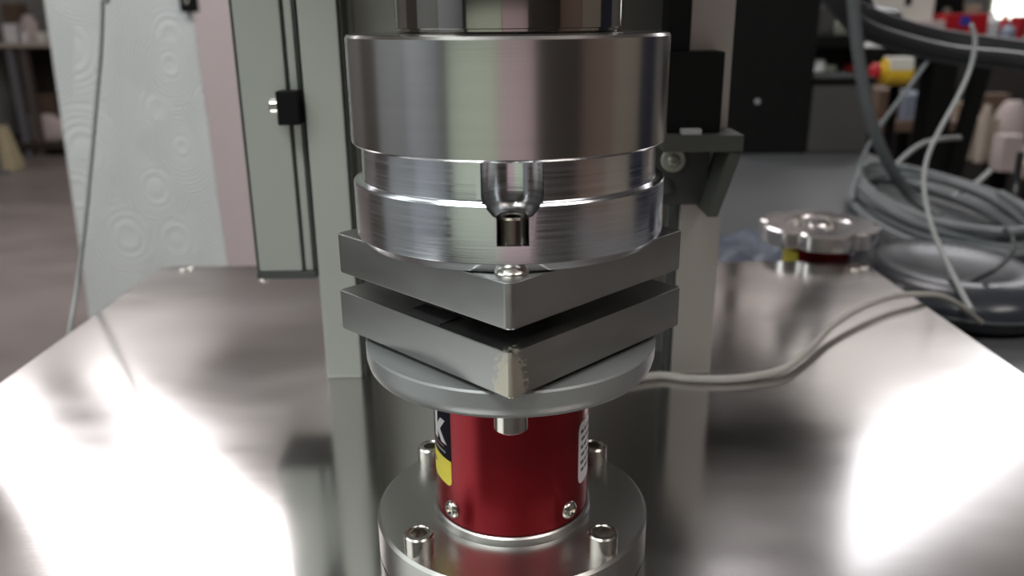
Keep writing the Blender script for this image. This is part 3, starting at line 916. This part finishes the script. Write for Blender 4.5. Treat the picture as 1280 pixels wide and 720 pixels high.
# tall far shelf with boxes, upper right
TY = 3000
tz = at(1180, 50, TY).z
ts = thing('storage_bench', (2100, TY + 300, FZ), 'far high bench carrying boxes and bottles, upper right', 'bench')
obj('bench_top', box(1250, 2900, TY, TY + 600, tz - 40, tz, 3), 'cabinet', ts)
for x in (1290, 2860):
    for y in (TY + 40, TY + 560):
        obj('leg', box(x - 25, x + 25, y - 25, y + 25, FZ, tz - 40, 2), 'black', ts)
far = [(1090, 0, 1164, 40, 120, 'screen_white', 'big off-white box at the left of the far high bench', 'box', 380),
       (1166, -10, 1200, 40, 260, 'black', 'black instrument case beside the off-white box', 'instrument', 380),
       (1150, 26, 1180, 46, 20, 'sack', 'low pinkish beige carton in front of the black instrument case', 'carton', 500),
       (1183, 17, 1233, 44, 70, 'redp', 'red carton with a blue patch on the far high bench', 'carton', 420),
       (1206, 6, 1222, 44, 280, 'card', 'brown cardboard box behind the red carton', 'box', 300),
       (1234, 16, 1252, 48, 90, 'paper', 'tall white bottle right of the red carton', 'bottle', 420),
       (1254, 18, 1264, 48, 120, 'redp', 'slim dark red bottle right of the white bottle', 'bottle', 420),
       (1258, 30, 1272, 52, 40, 'bluebag', 'pale blue jug in front of the slim red bottle', 'jug', 470),
       (1271, 20, 1284, 52, 130, 'redp', 'dark red tub at the right edge', 'tub', 420)]
for x0, y0, x1, y1, off, m, l, ct, dep in far:
    Y = TY + off
    p, q = at(x0, y0, Y), at(x1, y1, Y)
    h_ = p.z - tz
    if ct in ('bottle', 'tub', 'jug'):
        r_ = (q.x - p.x) / 2
        prof = [(0, 0), (r_ * .95, 0), (r_, h_ * .05), (r_, h_ * .6), (r_ * .85, h_ * .72), (r_ * .4, h_ * .85), (r_ * .4, h_), (0, h_)] if ct != 'tub' else [(0, 0), (r_ * .85, 0), (r_, h_ * .9), (r_ * .95, h_), (0, h_)]
        o = obj(ct, lathe(prof, ((p.x + q.x) / 2, Y + r_, tz), 20), m)
        tag(o, l, ct)
    elif m == 'redp':
        t = thing(ct, ((p.x + q.x) / 2, Y + 60, tz), l, ct)
        o = obj('carton_body', box(p.x, q.x, Y, Y + 130, tz, p.z, 4), m, t)
        pp = at(1201, 20, Y); qq = at(1212, 32, Y)
        obj('patch', box(pp.x, qq.x, Y - 2, Y + .5, max(qq.z, tz + 4), min(pp.z, p.z - 2)), 'bluep', t, 'blue patch')
    elif m == 'screen_white':
        t = thing(ct, ((p.x + q.x) / 2, Y + 90, tz), l, ct)
        obj('box_body', box(p.x, q.x, Y, Y + 200, tz, p.z + 40, 5), m, t)
        pp = at(1132, -4, Y); qq = at(1139, 7, Y)
        obj('handle_hole', box(pp.x, qq.x, Y - 1, Y + 1, qq.z, pp.z), 'black', t, 'dark handle slot')
    elif m == 'black':
        t = thing(ct, ((p.x + q.x) / 2, Y + 90, tz), l, ct)
        o = obj('instrument_case', box(p.x, q.x, Y, Y + 160, tz, p.z, 4), m, t)
        pp = at(1183, 14, Y)
        obj('dial', lathe([(0, 0), (15, 0), (14, 10), (0, 12)], (pp.x, Y, pp.z), 20, axis=(0, -1, 0)), 'washer', t, 'grey round dial')
    else:
        tag(obj(ct, box(p.x, q.x, Y, Y + 110, tz, p.z, 4), m), l, ct)

# low bench with clutter at the right
LZ = -300
lbn = thing('low_bench', (2350, 2750, FZ), 'low wooden bench covered with clutter at the right edge', 'bench')
obj('bench_top', hexahedron([(1640, 2250, LZ - 45), (3000, 2250, LZ - 45), (3000, 2920, LZ - 45), (1770, 2920, LZ - 45),
                             (1640, 2250, LZ), (3000, 2250, LZ), (3000, 2920, LZ), (1770, 2920, LZ)], 4), 'beige', lbn)
for x, y in ((1700, 2300), (2950, 2300), (1830, 2870), (2950, 2870)):
    obj('leg', box(x - 30, x + 30, y - 30, y + 30, FZ, LZ - 45, 2), 'black', lbn)
for x0, y0, x1, y1, Y, m, l, ct in [
        (1196, 128, 1222, 172, 2840, 'card', 'brown carton at the left end of the low bench', 'carton'),
        (1217, 148, 1246, 178, 2560, 'beige', 'beige flat carton in the middle of the low bench', 'carton'),
        (1226, 118, 1256, 172, 2760, 'brown', 'dark brown crate at the back of the low bench', 'crate'),
        (1256, 170, 1278, 192, 2330, 'sack', 'pale folded cloth stack near the front of the low bench', 'cloth stack'),
        (1260, 128, 1290, 170, 2600, 'sack', 'pale grey bundle at the right of the low bench', 'bundle'),
        (1232, 132, 1244, 155, 2500, 'beige', 'small pale roll standing on the beige carton side of the low bench', 'roll')]:
    p, q = at(x0, y0, Y), at(x1, y1, Y)
    if ct in ('bundle', 'roll'):
        r_ = (q.x - p.x) / 2; h_ = p.z - LZ
        bm = lathe([(0, 0), (r_ * .9, 0), (r_, h_ * .3), (r_ * .95, h_ * .8), (r_ * .5, h_), (0, h_)], ((p.x + q.x) / 2, Y + r_ * 1.0, LZ), 20)
    else:
        bm = box(p.x, q.x, Y, Y + (70 if ct == 'carton' else 60), LZ, p.z, 4)
    tag(obj(ct, bm, m), l, ct)

# low stool-height cart behind the frame: whitish carton and brown box
crt = thing('cart', (1320, 2350, FZ), 'dark brown cart behind the black frame', 'cart')
cz = at(1148, 152, 2200).z
obj('tray', box(1040, 1330, 2200, 2560, cz - 30, cz, 3), 'brown', crt)
for x in (1070, 1300):
    for y in (2230, 2530):
        obj('leg', box(x - 18, x + 18, y - 18, y + 18, FZ, cz - 30, 2), 'black', crt)
p, q = at(1132, 118, 2230), at(1166, 152, 2230)
tag(obj('carton', box(p.x, q.x, 2230, 2400, cz, p.z, 4), 'bluebag'), 'pale bluish carton on the dark brown cart', 'carton')
p, q = at(1100, 112, 2260), at(1122, 152, 2260)
tag(obj('box', box(p.x, q.x, 2260, 2420, cz, p.z, 4), 'brown'), 'dark brown box on the cart, left of the bluish carton', 'box')

# dark partition that backs the right-hand clutter
struct('wall_partition', box(1150, 4300, 4300, 4360, FZ, 60, 3), mat('partition_dark', (.035, .03, .028), .8))

# glossy dark housing at the right of the table, and a navy case
hs = thing('motor_housing', (345, 372, BZ), 'glossy dark grey rounded housing on the bench, right of the steel table', 'housing')
bm = lathe([(0, 0), (62, 0), (70, 5), (73, 14), (70, 24), (60, 31), (46, 33), (40, 30), (22, 28.5), (0, 28)], (0, 0, 0), 64)
for v in bm.verts:
    v.co = Vector((344 + v.co.x * 1.0, 376 + v.co.y * 1.25, BZ + v.co.z))
obj('shell', bm, 'housing', hs, sharp=60)
obj('seam_ring', tube([(344 + 73.4 * math.cos(a), 376 + 91.8 * math.sin(a), BZ + 14) for a in [k * PI / 16 for k in range(32)]], 1.2, 2, 6, True), 'cable_dark', hs)
tag(obj('navy_case', box(432, 500, 286, 400, BZ, 14, 4), 'navy'), 'dark navy case at the right edge of the bench', 'case')

# coil of grey cable on the bench
t = [0, 1, 2, 3, 4, 5]
pts = []
NT = 6
for i in range(NT * 26 + 1):
    a = 2 * PI * i / 26
    k = i / 26
    rx = 74 - 13 * abs(math.sin(k * 1.9 + .3)); ry = 196 - 20 * abs(math.sin(k * 2.3))
    x, y = rx * math.cos(a), ry * math.sin(a)
    rot = -.14
    pts.append((452 + x * math.cos(rot) - y * math.sin(rot), 622 + x * math.sin(rot) + y * math.cos(rot), BZ + 5 + 5.6 * k + 2.2 * math.sin(a * 2.3)))
tag(obj('cable_coil', tube(pts, 4.2, 2, 8), 'cable_grey'), 'coil of thick grey cable lying on the bench at the right', 'cable coil')

# hanging cables and hoses, right
cable('thick_cable', [at(1064, -40, 640), at(1069, 30, 640), at(1076, 90, 640), at(1086, 140, 640), at(1099, 180, 642), at(1116, 214, 650), at(1140, 246, 660), at(1175, 270, 640)], 6.4, 'cable_dark',
      'thick dark grey cable hanging down into the cable coil')
cable('white_cable', [at(1214, 30, 560), at(1219, 52, 560), at(1213, 85, 558), at(1198, 120, 552), at(1176, 160, 540), at(1160, 195, 520), at(1155, 230, 490), at(1161, 270, 432), at(1176, 312, 375), at(1200, 362, 303), at(1214, 388, 266)], 2.1, 'cable_mid',
      'pale cable hanging from the black hoses past the coil')
cable('thin_cable', [at(1166, 68, 700), at(1150, 90, 700), at(1128, 120, 700), at(1102, 155, 700), at(1082, 190, 700), at(1070, 225, 690), at(1066, 250, 660)], 2.4, 'cable_grey',
      'thin grey cable slanting down in front of the cabinet to the coil')
cable('thin_cable', [at(1112, 216, 760), at(1130, 196, 760), at(1152, 180, 760), at(1175, 174, 765), at(1200, 172, 780)], 3, 'cable_mid',
      'short pale cable arching up behind the thick cable')
cable('thin_cable', [at(1190, 246, 700), at(1208, 236, 700), at(1224, 226, 705), at(1238, 213, 710)], 3, 'cable_mid',
      'short pale cable end rising from the right part of the coil')
cable('loop_cable', [at(1098, 318, 420), at(1120, 336, 382), at(1145, 350, 345), at(1180, 355, 336), at(1215, 350, 336), at(1245, 336, 322), at(1264, 316, 340), at(1266, 300, 350), at(1255, 285, 355)], 1.9, 'cable_dark',
      'dark thin cable looping in front of the glossy housing')
cable('black_cable', [at(1276, 190, 620), at(1270, 230, 615), at(1267, 262, 600), at(1274, 286, 585), at(1288, 296, 570)], 3.5, 'hose', 'black cable bending at the right edge')
cable('hose', [at(1010, -30, 760), at(1050, 2, 760), at(1090, 22, 755), at(1130, 36, 750), at(1180, 49, 740), at(1240, 58, 720), at(1300, 66, 700)], 11, 'hose',
      'upper black hose sweeping across the upper right', n=10)
cable('hose', [at(1020, -36, 700), at(1052, 14, 700), at(1085, 38, 700), at(1130, 54, 700), at(1190, 68, 695), at(1250, 74, 685), at(1300, 80, 670)], 10, 'hose',
      'lower black hose sweeping across the upper right', n=10)
cable('hose', [at(1050, -40, 840), at(1064, 0, 840), at(1074, 22, 845), at(1090, 30, 850), at(1112, 32, 860)], 22, 'hose', 'short thick black hose joint at the top right', n=10)
ph = at(1262, 242, 1100)
